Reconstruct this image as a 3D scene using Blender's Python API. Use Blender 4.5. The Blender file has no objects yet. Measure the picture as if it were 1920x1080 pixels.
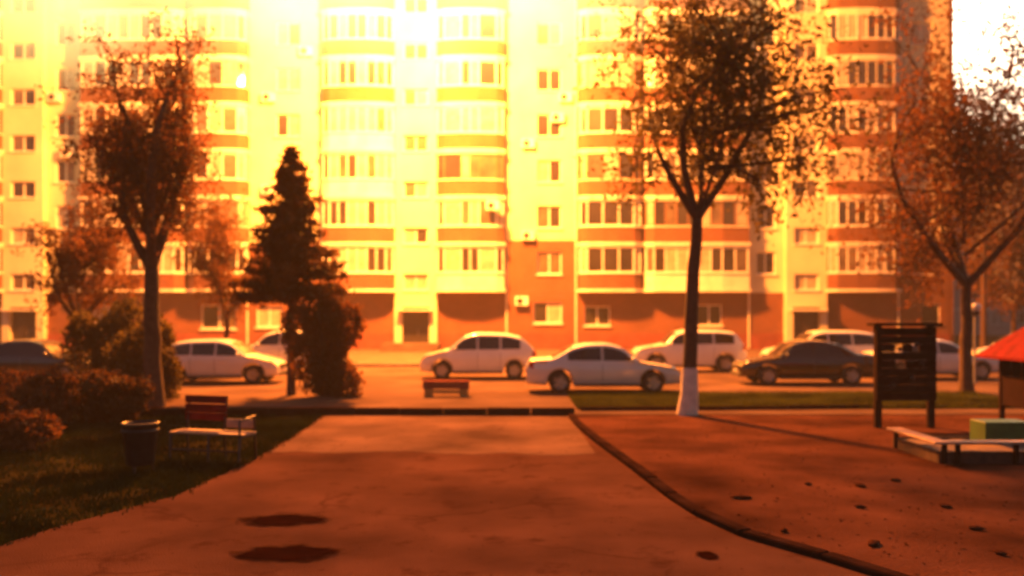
import bpy, math, random
import numpy as np
from mathutils import Vector, Matrix
random.seed(7); np.random.seed(7)
R = math.radians
scene = bpy.context.scene
COL = scene.collection

# ------------------------------------------------------------------ camera
CAM_H = 2.35
FPX = 1660.0                      # focal length in pixels of a 1920 wide frame
cam_d = bpy.data.cameras.new('camera'); cam = bpy.data.objects.new('camera', cam_d); COL.objects.link(cam)
cam.location = (0, 0, CAM_H); cam.rotation_euler = (R(90), 0, 0)
cam_d.sensor_width = 36; cam_d.lens = 36 * FPX / 1920
cam_d.shift_y = 48 / 1920
cam_d.clip_end = 3000
cam_d.dof.use_dof = True; cam_d.dof.focus_distance = 6.0; cam_d.dof.aperture_fstop = 36e-3 * FPX / 1920 / 0.036   # phone video, focused too near
scene.camera = cam

# ------------------------------------------------------------------ world, sun, exposure
world = bpy.data.worlds.new('World'); scene.world = world; world.use_nodes = True
nt = world.node_tree; nt.nodes.clear()
sky = nt.nodes.new('ShaderNodeTexSky'); sky.sky_type = 'NISHITA'; sky.sun_disc = False
SUN_EL, SUN_AZ = 24, 30            # azimuth clockwise from +Y (behind the building, to the right)
sky.sun_elevation = R(SUN_EL); sky.sun_rotation = R(SUN_AZ)
sky.air_density = 1.0; sky.dust_density = 6.0; sky.ozone_density = 0.6
bg = nt.nodes.new('ShaderNodeBackground'); bg.inputs['Strength'].default_value = 0.075
wo = nt.nodes.new('ShaderNodeOutputWorld')
nt.links.new(sky.outputs[0], bg.inputs[0]); nt.links.new(bg.outputs[0], wo.inputs[0])

sun_d = bpy.data.lights.new('sun', 'SUN'); sun = bpy.data.objects.new('sun', sun_d); COL.objects.link(sun)
sun_d.energy = 0.6; sun_d.angle = R(12); sun_d.color = (1.0, 0.72, 0.45)
_d = Vector((math.sin(R(SUN_AZ)) * math.cos(R(SUN_EL)), math.cos(R(SUN_AZ)) * math.cos(R(SUN_EL)), math.sin(R(SUN_EL))))
sun.rotation_euler = _d.to_track_quat('Z', 'Y').to_euler()

scene.view_settings.view_transform = 'Standard'; scene.view_settings.look = 'None'
scene.view_settings.gamma = 1; scene.view_settings.exposure = 0.0
scene.view_settings.use_curve_mapping = False

# the flash of the explosion hangs in front of the upper storeys
FLASH = Vector((-5.2, 43.5, 20.0))
FLASH_POWER = 300000
FLASH_COL = (1.0, 0.255, 0.03)

# ------------------------------------------------------------------ helpers
def tag(o, label=None, cat=None, group=None, kind=None):
    if label: o['label'] = label
    if cat: o['category'] = cat
    if group: o['group'] = group
    if kind: o['kind'] = kind
    return o

def empty(name, loc=(0, 0, 0), rz=0, parent=None):
    o = bpy.data.objects.new(name, None); COL.objects.link(o)
    o.location = loc; o.rotation_euler = (0, 0, rz); o.parent = parent
    o.empty_display_size = 0.2
    return o

class MB:
    def __init__(s): s.v = []; s.f = []; s.sm = []
    def add(s, vs, fs, smooth=False):
        n = len(s.v); s.v += [tuple(v) for v in vs]
        for f in fs: s.f.append(tuple(i + n for i in f)); s.sm.append(smooth)
    def box(s, x0, x1, y0, y1, z0, z1):
        s.add([(x0, y0, z0), (x1, y0, z0), (x1, y1, z0), (x0, y1, z0), (x0, y0, z1), (x1, y0, z1), (x1, y1, z1), (x0, y1, z1)],
              [(0, 3, 2, 1), (4, 5, 6, 7), (0, 1, 5, 4), (1, 2, 6, 5), (2, 3, 7, 6), (3, 0, 4, 7)])
    def bbox(s, x0, x1, y0, y1, z0, z1, b=0.01):
        """box with chamfered vertical and top edges"""
        def ring(i, z): return [(x0 + i, y0, z), (x1 - i, y0, z), (x1, y0 + i, z), (x1, y1 - i, z), (x1 - i, y1, z), (x0 + i, y1, z), (x0, y1 - i, z), (x0, y0 + i, z)]
        def ring2(z): return [(x0 + b, y0 + b, z)] * 0 + [(x0 + 1.7 * b, y0 + b, z), (x1 - 1.7 * b, y0 + b, z), (x1 - b, y0 + 1.7 * b, z), (x1 - b, y1 - 1.7 * b, z), (x1 - 1.7 * b, y1 - b, z), (x0 + 1.7 * b, y1 - b, z), (x0 + b, y1 - 1.7 * b, z), (x0 + b, y0 + 1.7 * b, z)]
        vs = ring2(z0) + ring(b, z0 + b) + ring(b, z1 - b) + ring2(z1)
        fs = [tuple(range(7, -1, -1)), tuple(range(24, 32))]
        for k in range(3):
            for i in range(8):
                j = (i + 1) % 8
                fs.append((k * 8 + i, k * 8 + j, k * 8 + 8 + j, k * 8 + 8 + i))
        s.add(vs, fs)
    def seg(s, p, q, t, z0, z1, side=0.0):
        """upright box along plan segment p->q, thickness t towards -normal (into the building), z0..z1"""
        p = Vector(p); q = Vector(q); d = (q - p).normalized(); n = Vector((d.y, -d.x))
        a = p + n * side; b = q + n * side; c = b - n * t; e = a - n * t
        s.add([(a.x, a.y, z0), (b.x, b.y, z0), (c.x, c.y, z0), (e.x, e.y, z0), (a.x, a.y, z1), (b.x, b.y, z1), (c.x, c.y, z1), (e.x, e.y, z1)],
              [(0, 3, 2, 1), (4, 5, 6, 7), (0, 1, 5, 4), (1, 2, 6, 5), (2, 3, 7, 6), (3, 0, 4, 7)])
    def prism(s, poly, z0, z1):
        n = len(poly)
        s.add([(x, y, z0) for x, y in poly] + [(x, y, z1) for x, y in poly],
              [tuple(range(n - 1, -1, -1)), tuple(range(n, 2 * n))] + [(i, (i + 1) % n, n + (i + 1) % n, n + i) for i in range(n)])
    def tube(s, pts, rad, n=6, cap=True):
        pts = [Vector(p) for p in pts]; base = len(s.v); m = len(pts)
        if not isinstance(rad, (list, tuple)): rad = [rad] * m
        vs = []
        for i, p in enumerate(pts):
            d = (pts[min(i + 1, m - 1)] - pts[max(i - 1, 0)]).normalized()
            a = d.orthogonal().normalized() if i == 0 else (a - d * a.dot(d)).normalized()
            b = d.cross(a)
            for k in range(n):
                t = 2 * math.pi * k / n
                vs.append(p + (a * math.cos(t) + b * math.sin(t)) * rad[i])
        fs = [(i * n + k, i * n + (k + 1) % n, (i + 1) * n + (k + 1) % n, (i + 1) * n + k) for i in range(m - 1) for k in range(n)]
        s.add(vs, fs, True)
        if cap: s.add([tuple(v) for v in vs[:n]], [tuple(range(n - 1, -1, -1))]); s.add([tuple(v) for v in vs[-n:]], [tuple(range(n))])
    def lathe(s, prof, n=20, axis='z', c=(0, 0, 0)):
        vs = []
        for r, h in prof:
            for k in range(n):
                t = 2 * math.pi * k / n; x, y = r * math.cos(t), r * math.sin(t)
                v = (x, y, h) if axis == 'z' else (x, h, -y)
                vs.append((v[0] + c[0], v[1] + c[1], v[2] + c[2]))
        m = len(prof)
        fs = [(i * n + k, i * n + (k + 1) % n, (i + 1) * n + (k + 1) % n, (i + 1) * n + k) for i in range(m - 1) for k in range(n)]
        s.add(vs, fs, True)
    def mesh(s, name, mat):
        me = bpy.data.meshes.new(name); me.from_pydata(s.v, [], s.f)
        me.polygons.foreach_set('use_smooth', s.sm)
        if mat: me.materials.append(mat)
        me.update(); return me
    def build(s, name, mat, parent=None, loc=(0, 0, 0)):
        return link(name, s.mesh(name, mat), parent, loc)

def link(name, me, parent=None, loc=(0, 0, 0), mat=None):
    o = bpy.data.objects.new(name, me); COL.objects.link(o); o.parent = parent; o.location = loc
    if mat is not None:
        o.material_slots[0].link = 'OBJECT'; o.material_slots[0].material = mat
    return o

def fast_mesh(name, verts, faces, mat, parent=None):
    """numpy verts (n,3), faces (m,k)"""
    me = bpy.data.meshes.new(name); n, (m, k) = len(verts), faces.shape
    me.vertices.add(n); me.vertices.foreach_set('co', verts.astype(np.float32).ravel())
    me.loops.add(m * k); me.loops.foreach_set('vertex_index', faces.astype(np.int32).ravel())
    me.polygons.add(m); me.polygons.foreach_set('loop_start', np.arange(0, m * k, k, dtype=np.int32))
    me.polygons.foreach_set('loop_total', np.full(m, k, dtype=np.int32))
    me.materials.append(mat); me.update(calc_edges=True); me.validate()
    return link(name, me, parent)

# ------------------------------------------------------------------ materials
def mat(name, col, rough=0.7, var=0.25, scale=3.0, bump=0.0, bscale=40.0, metal=0.0, col2=None, spec=0.5, coat=0.0, trans=0.0, detail=6.0, thresh=None):
    m = bpy.data.materials.new(name); m.use_nodes = True; t = m.node_tree; N = t.nodes; L = t.links
    b = N['Principled BSDF']; b.inputs['Roughness'].default_value = rough; b.inputs['Metallic'].default_value = metal
    b.inputs['Specular IOR Level'].default_value = spec; b.inputs['Coat Weight'].default_value = coat; b.inputs['Coat Roughness'].default_value = 0.08
    tc = N.new('ShaderNodeTexCoord')
    nz = N.new('ShaderNodeTexNoise'); nz.inputs['Scale'].default_value = scale; nz.inputs['Detail'].default_value = detail
    L.new(tc.outputs['Object'], nz.inputs['Vector'])
    rp = N.new('ShaderNodeValToRGB'); e = rp.color_ramp.elements
    lo, hi = thresh or (0.3, 0.7); e[0].position = lo; e[1].position = hi
    c2 = col2 or tuple(c * (1 + var) for c in col)
    c1 = col if col2 else tuple(c * (1 - var) for c in col)
    e[0].color = (*c1, 1); e[1].color = (*c2, 1)
    L.new(nz.outputs['Fac'], rp.inputs[0]); L.new(rp.outputs[0], b.inputs['Base Color'])
    if bump:
        n2 = N.new('ShaderNodeTexNoise'); n2.inputs['Scale'].default_value = bscale; n2.inputs['Detail'].default_value = 4
        L.new(tc.outputs['Object'], n2.inputs['Vector'])
        bp = N.new('ShaderNodeBump'); bp.inputs['Strength'].default_value = bump; bp.inputs['Distance'].default_value = 0.02
        L.new(n2.outputs['Fac'], bp.inputs['Height']); L.new(bp.outputs[0], b.inputs['Normal'])
    if trans:
        tr = N.new('ShaderNodeBsdfTranslucent'); mx = N.new('ShaderNodeMixShader'); mx.inputs[0].default_value = trans
        L.new(rp.outputs[0], tr.inputs[0]); L.new(b.outputs[0], mx.inputs[1]); L.new(tr.outputs[0], mx.inputs[2])
        L.new(mx.outputs[0], N['Material Output'].inputs['Surface'])
    return m

def brick_mat(name, c1, c2, mortar):
    m = bpy.data.materials.new(name); m.use_nodes = True; t = m.node_tree; N = t.nodes; L = t.links
    b = N['Principled BSDF']; b.inputs['Roughness'].default_value = 0.8
    tc = N.new('ShaderNodeTexCoord'); sx = N.new('ShaderNodeSeparateXYZ'); cb = N.new('ShaderNodeCombineXYZ')
    ad = N.new('ShaderNodeMath'); ad.operation = 'ADD'
    L.new(tc.outputs['Object'], sx.inputs[0]); L.new(sx.outputs[0], ad.inputs[0]); L.new(sx.outputs[1], ad.inputs[1])
    L.new(ad.outputs[0], cb.inputs[0]); L.new(sx.outputs[2], cb.inputs[1])
    br = N.new('ShaderNodeTexBrick'); br.inputs['Scale'].default_value = 1.0
    br.inputs['Brick Width'].default_value = 0.26; br.inputs['Row Height'].default_value = 0.078; br.inputs['Mortar Size'].default_value = 0.008
    br.inputs['Color1'].default_value = (*c1, 1); br.inputs['Color2'].default_value = (*c2, 1); br.inputs['Mortar'].default_value = (*mortar, 1)
    L.new(cb.outputs[0], br.inputs['Vector'])
    nz = N.new('ShaderNodeTexNoise'); nz.inputs['Scale'].default_value = 0.7; nz.inputs['Detail'].default_value = 6
    L.new(tc.outputs['Object'], nz.inputs['Vector'])
    mx = N.new('ShaderNodeMix'); mx.data_type = 'RGBA'; mx.blend_type = 'MULTIPLY'; mx.inputs[0].default_value = 0.6
    rp = N.new('ShaderNodeValToRGB'); rp.color_ramp.elements[0].position = 0.3; rp.color_ramp.elements[0].color = (.55, .5, .5, 1)
    rp.color_ramp.elements[1].position = 0.65
    L.new(nz.outputs['Fac'], rp.inputs[0]); L.new(br.outputs['Color'], mx.inputs[6]); L.new(rp.outputs[0], mx.inputs[7])
    L.new(mx.outputs[2], b.inputs['Base Color'])
    bp = N.new('ShaderNodeBump'); bp.inputs['Strength'].default_value = 0.4; bp.inputs['Distance'].default_value = 0.01
    L.new(br.outputs['Fac'], bp.inputs['Height']); bp.invert = True; L.new(bp.outputs[0], b.inputs['Normal'])
    return m

def cracked(name, col, dark, scale):
    """worn asphalt: blotches, fine aggregate, thin cracks, bump"""
    m = mat(name, col, 1.0, 0.45, 0.5, 0.7, 55, spec=0.0, detail=9); N = m.node_tree.nodes; L = m.node_tree.links
    b = N['Principled BSDF']; src = b.inputs['Base Color'].links[0].from_socket
    tc = N.new('ShaderNodeTexCoord'); wn = N.new('ShaderNodeTexNoise'); wn.inputs['Scale'].default_value = 1.4; wn.inputs['Detail'].default_value = 5
    L.new(tc.outputs['Object'], wn.inputs['Vector'])
    va = N.new('ShaderNodeVectorMath'); va.operation = 'MULTIPLY_ADD'; va.inputs[1].default_value = (.9, .9, .9); L.new(wn.outputs['Color'], va.inputs[0]); L.new(tc.outputs['Object'], va.inputs[2])
    vo = N.new('ShaderNodeTexVoronoi'); vo.feature = 'DISTANCE_TO_EDGE'; vo.inputs['Scale'].default_value = scale * .55; L.new(va.outputs[0], vo.inputs['Vector'])
    r1 = N.new('ShaderNodeMapRange'); r1.inputs[1].default_value = .004; r1.inputs[2].default_value = .022; r1.inputs[3].default_value = .5; r1.inputs[4].default_value = 0; L.new(vo.outputs['Distance'], r1.inputs[0])
    n3 = N.new('ShaderNodeTexNoise'); n3.inputs['Scale'].default_value = .35; n3.inputs['Detail'].default_value = 2; L.new(tc.outputs['Object'], n3.inputs['Vector'])
    r3 = N.new('ShaderNodeMapRange'); r3.inputs[1].default_value = .48; r3.inputs[2].default_value = .6; L.new(n3.outputs['Fac'], r3.inputs[0])
    mu = N.new('ShaderNodeMath'); mu.operation = 'MULTIPLY'; L.new(r1.outputs[0], mu.inputs[0]); L.new(r3.outputs[0], mu.inputs[1])
    n4 = N.new('ShaderNodeTexNoise'); n4.inputs['Scale'].default_value = 1.7; n4.inputs['Detail'].default_value = 7; n4.inputs['Roughness'].default_value = .65; L.new(tc.outputs['Object'], n4.inputs['Vector'])
    r4 = N.new('ShaderNodeMapRange'); r4.inputs[1].default_value = .56; r4.inputs[2].default_value = .72; r4.inputs[4].default_value = .8; L.new(n4.outputs['Fac'], r4.inputs[0])
    mxx = N.new('ShaderNodeMath'); mxx.operation = 'MAXIMUM'; L.new(mu.outputs[0], mxx.inputs[0]); L.new(r4.outputs[0], mxx.inputs[1])
    mx = N.new('ShaderNodeMix'); mx.data_type = 'RGBA'; L.new(mxx.outputs[0], mx.inputs[0]); L.new(src, mx.inputs[6]); mx.inputs[7].default_value = (*dark, 1)
    L.new(mx.outputs[2], b.inputs['Base Color'])
    return m

M = {}
M['brick'] = brick_mat('brick', (0.175, 0.052, 0.022), (0.125, 0.036, 0.016), (0.16, 0.085, 0.05))
M['brick_dark'] = brick_mat('brick_dark', (0.11, 0.034, 0.018), (0.08, 0.025, 0.013), (0.11, 0.06, 0.04))
M['frame_brown'] = mat('frame_brown', (0.16, 0.075, 0.035), 0.6, 0.2, 4)
M['frame_grey'] = mat('frame_grey', (0.42, 0.38, 0.33), 0.6, 0.2, 4)
M['plinth'] = mat('plinth_paint', (0.16, 0.035, 0.022), 0.8, 0.3, 1.5, 0.2, 20)
M['cream'] = mat('cream_render', (0.58, 0.52, 0.36), 0.85, 0.14, 0.5, 0.15, 30)
M['slab'] = mat('slab_paint', (0.68, 0.62, 0.52), 0.8, 0.15, 1.2)
M['white'] = mat('window_frame_white', (0.75, 0.73, 0.68), 0.45, 0.06, 2.0)
M['glass_a'] = mat('glass_dark', (0.025, 0.022, 0.02), 0.06, 0.3, 0.8, spec=0.6)
M['glass_b'] = mat('glass_curtained', (0.34, 0.29, 0.23), 0.12, 0.25, 2.5, spec=0.6)
M['glass_c'] = mat('glass_dim', (0.10, 0.075, 0.055), 0.08, 0.4, 1.6, spec=0.6)
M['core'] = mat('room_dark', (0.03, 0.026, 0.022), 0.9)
M['door'] = mat('door_metal', (0.02, 0.013, 0.012), 0.5, 0.2, 4)
M['metal_dark'] = mat('metal_dark', (0.03, 0.024, 0.022), 0.45, 0.25, 6, metal=0.3)
M['metal_grey'] = mat('metal_grey', (0.28, 0.27, 0.26), 0.4, 0.15, 6, metal=0.5)
M['asphalt'] = mat('asphalt', (0.105, 0.068, 0.055), 1.0, 0.4, 0.45, 0.5, 60, spec=0.0)
M['path'] = cracked('path_asphalt', (0.082, 0.038, 0.027), (0.032, 0.011, 0.007), 0.8)
M['path_old'] = cracked('path_old_asphalt', (0.125, 0.074, 0.056), (0.06, 0.03, 0.021), 1.3)
M['paving'] = mat('paving', (0.10, 0.065, 0.05), 0.75, 0.25, 1.0, 0.3, 30, spec=0.15)
M['dirt'] = mat('play_dirt', (0.072, 0.029, 0.018), 1.0, 0.6, 0.6, 0.8, 25, spec=0.0)
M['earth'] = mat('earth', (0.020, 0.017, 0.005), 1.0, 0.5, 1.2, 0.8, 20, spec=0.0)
M['kerb'] = mat('kerb_concrete', (0.15, 0.125, 0.105), 0.85, 0.3, 3, 0.4, 40)
M['kerb_near'] = mat('kerb_dark', (0.022, 0.010, 0.008), 1.0, 0.4, 3, 0.4, 40, spec=0.0)  # one dark tone all over, for the three nearer kerbs
M['puddle'] = mat('patch_tar', (0.008, 0.0025, 0.002), 1.0, 0.4, 3, 0.2, 30, spec=0.0)
M['grass'] = mat('grass', (0.022, 0.030, 0.006), 1.0, 0.6, 0.6, trans=0.1, spec=0.0)  # lawn blades: shade of trees and hedge put into the colour
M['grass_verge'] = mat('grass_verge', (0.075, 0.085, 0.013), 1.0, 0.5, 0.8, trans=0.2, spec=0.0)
M['needle'] = mat('needles', (0.10, 0.048, 0.014), 0.8, 0.45, 2.0, trans=0.35, spec=0.15)
M['leaf'] = mat('leaves_olive', (0.085, 0.062, 0.016), 0.7, 0.45, 1.5, trans=0.5, spec=0.2)
M['leaf_b'] = mat('leaves_brown', (0.145, 0.060, 0.019), 0.8, 0.45, 1.2, trans=0.4, spec=0.15)
M['leaf_p'] = mat('leaves_grey', (0.13, 0.10, 0.09), 0.7, 0.4, 1.0, trans=0.3)
M['bark'] = mat('bark', (0.06, 0.028, 0.018), 0.9, 0.4, 6, 0.8, 18)
M['wash'] = mat('whitewash', (0.62, 0.54, 0.46), 0.9, 0.2, 5, 0.3, 20)
M['tyre'] = mat('tyre', (0.018, 0.016, 0.015), 0.8, 0.2, 8)
M['rim'] = mat('rim', (0.42, 0.41, 0.40), 0.3, 0.1, 5, metal=0.8)
M['car_glass'] = mat('car_glass', (0.012, 0.01, 0.01), 0.04, 0.2, 2, spec=0.6)
M['paint_white'] = mat('paint_white', (0.72, 0.70, 0.68), 0.28, 0.05, 2, coat=0.8)
M['paint_silver'] = mat('paint_silver', (0.66, 0.63, 0.62), 0.3, 0.05, 2, metal=0.1, coat=0.8)
M['paint_black'] = mat('paint_black', (0.012, 0.008, 0.008), 0.22, 0.15, 2, coat=0.8)
M['trim'] = mat('black_trim', (0.02, 0.018, 0.017), 0.6, 0.2, 6)
M['lens_white'] = mat('lamp_lens', (0.6, 0.58, 0.55), 0.1, 0.05, 8, spec=0.7)
M['lens_red'] = mat('tail_lens', (0.35, 0.015, 0.012), 0.15, 0.1, 8, spec=0.7)
M['red'] = mat('red_paint', (0.15, 0.010, 0.014), 0.8, 0.35, 4, spec=0.05)
M['wood'] = mat('pale_wood', (0.40, 0.24, 0.16), 0.6, 0.25, 5)
M['wood_dark'] = mat('dark_wood', (0.020, 0.008, 0.007), 0.9, 0.35, 6, spec=0.05)
M['yellow'] = mat('ochre_paint', (0.40, 0.22, 0.05), 0.6, 0.25, 5)
M['green'] = mat('green_paint', (0.03, 0.11, 0.022), 0.55, 0.2, 5)
M['stone'] = mat('clod', (0.046, 0.018, 0.011), 1.0, 0.4, 8, spec=0.0)
M['dirt_wood'] = mat('weathered_board', (0.07, 0.03, 0.02), 0.85, 0.4, 6)
M['sand'] = mat('sand', (0.19, 0.12, 0.08), 0.95, 0.25, 3, 0.6, 40)
M['far_wall'] = mat('far_render', (0.42, 0.33, 0.28), 0.85, 0.15, 0.6)

# ------------------------------------------------------------------ ground
def sheet(name, poly, z, m, sub=None):
    b = MB(); b.add([(x, y, z) for x, y in poly], [tuple(range(len(poly)))])
    return tag(b.build(name, m), kind='structure')

sheet('ground', [(-300, -40), (300, -40), (300, 420), (-300, 420)], -0.05, M['earth'])
sheet('road', [(-70, 20.65), (70, 20.65), (70, 39), (-70, 39)], 0.0, M['asphalt'])
RIGHT_EDGE = [(3.9, 5.0), (3.6, 6.6), (3.44, 7.9), (2.72, 8.9), (2.30, 9.7), (2.08, 11.0), (1.85, 13.6), (1.55, 16.5), (1.38, 19.0), (1.36, 20.5)]
LEFT_EDGE = [(-5.9, 5.0), (-5.35, 8.4), (-5.0, 9.8), (-4.35, 11.4), (-4.15, 14.0), (-4.2, 17.5), (-4.35, 20.5)]
sheet('path', RIGHT_EDGE + LEFT_EDGE[::-1], 0.0, M['path'])
_rr = random.Random(4)
sheet('path', [(-4.1 + 5.5 * i / 24, 15.0 + .12 * math.sin(i * .8) + _rr.uniform(-.1, .1) - .25 * (i > 14)) for i in range(25)] + [(1.36, 17.5), (1.28, 20.4), (-4.3, 20.4), (-4.15, 17.5)], 0.004, M['path_old'])
sheet('playground', RIGHT_EDGE[::-1] + [(40, 5.0), (40, 21.4), (1.36, 21.4)], -0.02, M['dirt'])
pv = MB(); pv.box(-70, 70, 39.2, 56, -0.04, 0.13)
tag(pv.build('pavement', M['paving']), kind='structure')
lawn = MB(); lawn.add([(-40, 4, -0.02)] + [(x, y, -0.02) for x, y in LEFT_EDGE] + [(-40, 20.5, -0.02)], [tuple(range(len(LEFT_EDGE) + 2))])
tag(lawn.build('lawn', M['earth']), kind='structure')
verge = MB(); verge.add([(1.6, 21.6, 0.01), (13.5, 21.9, 0.01), (13.5, 25.75, 0.01), (1.6, 25.6, 0.01)], [(0, 1, 2, 3)])
tag(verge.build('verge', M['earth']), kind='structure')

def kerb(name, pts, w=0.14, h=0.12, step=1.0, z0=-0.04, m=None):
    """line of separate kerb stones"""
    root = empty(name, (pts[0][0], pts[0][1], 0)); tag(root, kind='structure')
    P = [Vector((x, y)) for x, y in pts]; d = [0]
    for a, c in zip(P, P[1:]): d.append(d[-1] + (c - a).length)
    def at(t):
        for i in range(len(P) - 1):
            if t <= d[i + 1] or i == len(P) - 2:
                return P[i].lerp(P[i + 1], (t - d[i]) / (d[i + 1] - d[i]))
    n = max(1, int(d[-1] / step)); me = {}
    for i in range(n):
        a = at(d[-1] * i / n + 0.008); c = at(d[-1] * (i + 1) / n - 0.008)
        l = round((c - a).length, 2)
        if l not in me:
            b = MB(); b.bbox(0, l, -w / 2, w / 2, z0, h, 0.015); me[l] = b.mesh('kerb_stone', m or M['kerb'])
        o = link('kerb_stone', me[l], root, (a.x - pts[0][0], a.y - pts[0][1], random.uniform(-0.012, 0.008)))
        o.rotation_euler = (random.uniform(-.01, .01), 0, math.atan2(c.y - a.y, c.x - a.x))
    return root
kerb('kerb', [(-30, 20.3), (-4.35, 20.56), (1.45, 20.44)], h=0.17, m=M['kerb_near'])
kerb('kerb', [(1.65, 21.45), (5.0, 21.6), (9.0, 22.0), (20, 23.0)], h=0.09, m=M['kerb_near'])
kerb('kerb', RIGHT_EDGE[1:], h=0.07, w=0.16, m=M['kerb_near'])
kerb('kerb', [(-60, 39.1), (60, 39.1)], h=0.14, step=2.0)

# tar patches on the path
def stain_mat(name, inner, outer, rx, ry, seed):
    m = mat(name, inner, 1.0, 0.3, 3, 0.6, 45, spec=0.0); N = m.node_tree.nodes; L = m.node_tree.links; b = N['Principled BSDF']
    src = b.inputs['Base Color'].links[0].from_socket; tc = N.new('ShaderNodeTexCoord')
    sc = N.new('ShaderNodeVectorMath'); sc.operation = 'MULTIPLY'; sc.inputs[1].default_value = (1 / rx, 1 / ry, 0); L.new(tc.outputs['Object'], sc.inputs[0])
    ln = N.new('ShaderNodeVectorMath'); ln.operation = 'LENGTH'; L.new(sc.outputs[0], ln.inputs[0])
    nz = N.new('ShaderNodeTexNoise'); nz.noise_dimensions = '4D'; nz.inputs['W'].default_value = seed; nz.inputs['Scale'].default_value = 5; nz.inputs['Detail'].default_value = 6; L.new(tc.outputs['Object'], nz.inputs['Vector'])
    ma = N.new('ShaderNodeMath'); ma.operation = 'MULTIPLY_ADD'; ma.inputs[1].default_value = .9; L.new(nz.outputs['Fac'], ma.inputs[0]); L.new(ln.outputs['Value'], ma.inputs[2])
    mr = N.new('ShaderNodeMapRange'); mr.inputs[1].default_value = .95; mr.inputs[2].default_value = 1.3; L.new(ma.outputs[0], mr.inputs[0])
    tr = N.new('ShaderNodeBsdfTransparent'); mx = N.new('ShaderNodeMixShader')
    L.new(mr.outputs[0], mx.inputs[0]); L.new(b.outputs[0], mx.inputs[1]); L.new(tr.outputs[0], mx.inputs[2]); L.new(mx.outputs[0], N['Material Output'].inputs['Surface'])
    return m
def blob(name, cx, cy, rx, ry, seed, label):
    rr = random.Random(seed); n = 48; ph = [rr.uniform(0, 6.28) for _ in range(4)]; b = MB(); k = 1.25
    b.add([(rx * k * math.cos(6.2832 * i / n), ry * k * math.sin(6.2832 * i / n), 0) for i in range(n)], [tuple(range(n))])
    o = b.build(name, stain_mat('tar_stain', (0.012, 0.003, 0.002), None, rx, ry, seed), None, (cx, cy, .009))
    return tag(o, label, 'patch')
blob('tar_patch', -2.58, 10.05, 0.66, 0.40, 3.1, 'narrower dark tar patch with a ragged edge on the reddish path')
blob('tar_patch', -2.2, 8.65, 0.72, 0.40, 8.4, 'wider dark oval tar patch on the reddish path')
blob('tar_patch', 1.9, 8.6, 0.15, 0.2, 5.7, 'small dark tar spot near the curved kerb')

# ------------------------------------------------------------------ apartment building
S_F = FPX / 55.0                                  # px per metre on the facade
def fx(px): return (px - 960) / S_F
FY = 55.0; FL0 = 3.85; FH = 2.85; NST = 9
ROOF = FL0 + FH * NST
bld = empty('apartment_building', (0, FY, 0))
tag(bld, 'long tall brick and cream apartment block with glazed balcony bays', 'building')
def bl(b, name, m, z=0, y=0, x=0): return b.build(name, m, bld, (x, y, z))
GL = [M['glass_a']] * 4 + [M['glass_c']] * 3 + [M['glass_b']] * 4
X0, X1 = fx(-420), fx(1780)
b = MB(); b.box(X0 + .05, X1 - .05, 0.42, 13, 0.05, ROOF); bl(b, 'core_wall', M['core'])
b = MB(); b.box(X1 - .05, X1 + .25, 0.0, 13.2, 0, ROOF + .02); bl(b, 'end_wall', M['brick'])
b = MB(); b.box(X0 - .3, X1 + .5, -0.25, 13.4, ROOF + .03, ROOF + .33); rf = bl(b, 'roof', M['slab'])
b = MB(); b.box(X0 - .1, X1 + .3, -0.05, 0.35, ROOF + .34, ROOF + 2.6); b.build('attic_parapet', M['brick'], rf)

def flat_frame(w, h, n):
    b = MB(); t = .07
    b.box(0, w, 0, .09, 0, t); b.box(0, w, 0, .09, h - t, h); b.box(0, t, .002, .088, t, h - t); b.box(w - t, w, .002, .088, t, h - t)
    for i in range(1, n):
        x = w * i / n; b.box(x - .035, x + .035, .004, .086, t, h - t)
    return b.mesh('window', M['white'])
def flat_window(x, z, w, h, n, y, parent, cache={}):
    k = (round(w, 2), round(h, 2), n)
    if k not in cache:
        p = MB(); p.box(.06, w / n - .02, .03, .05, .06, h - .06)
        s = MB(); s.bbox(-.08, w + .08, -.26, .0, -.09, -.005, .012)
        cache[k] = (flat_frame(w, h, n), p.mesh('pane', M['glass_a']), s.mesh('sill', M['slab']))
    f, p, s = cache[k]
    o = link('window', f, parent, (x, y, z))
    for i in range(n): link('pane', p, o, (w / n * i, 0, 0), random.choice(GL))
    link('sill', s, o, (0, 0, 0))
    return o

def wall_with_windows(xa, xb, wins, m, z0, z1, y=0.0, name='wall', t=.34):
    """wins: list of (x, z, w, h); rows share the same x and width -> strips"""
    b = MB()
    xs = sorted(set(v for x, z, w, h in wins for v in (x, x + w)))
    if not xs: b.box(xa, xb, 0, t, z0, z1); return bl(b, name, m, y=y)
    edges = [xa] + xs + [xb]
    for a, c in zip(edges, edges[1:]):
        col = sorted((z, h) for x, z, w, h in wins if abs(x - a) < 1e-4)
        zz = z0
        for z, h in col: b.box(a, c, 0, t, zz, z); zz = z + h
        b.box(a, c, 0, t, zz, z1)
    return bl(b, name, m, y=y)

def flat_column(pa, pb, m_low, m_high, split, wpx, ww=1.5, hh=1.4, n=2, skip=()):
    xa, xb = fx(pa), fx(pb)
    wins = [(fx(p) - ww / 2, FL0 + FH * k + .95, ww, hh) for p in wpx for k in range(NST)]
    lo = [w for w in wins if w[1] < split]; hi = [w for w in wins if w[1] >= split]
    wall_with_windows(xa, xb, lo, m_low, 3.65, split); wall_with_windows(xa, xb, hi, m_high, split, ROOF)
    for x, z, w, h in wins: flat_window(x, z, w, h, n, .14, bld)

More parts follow.
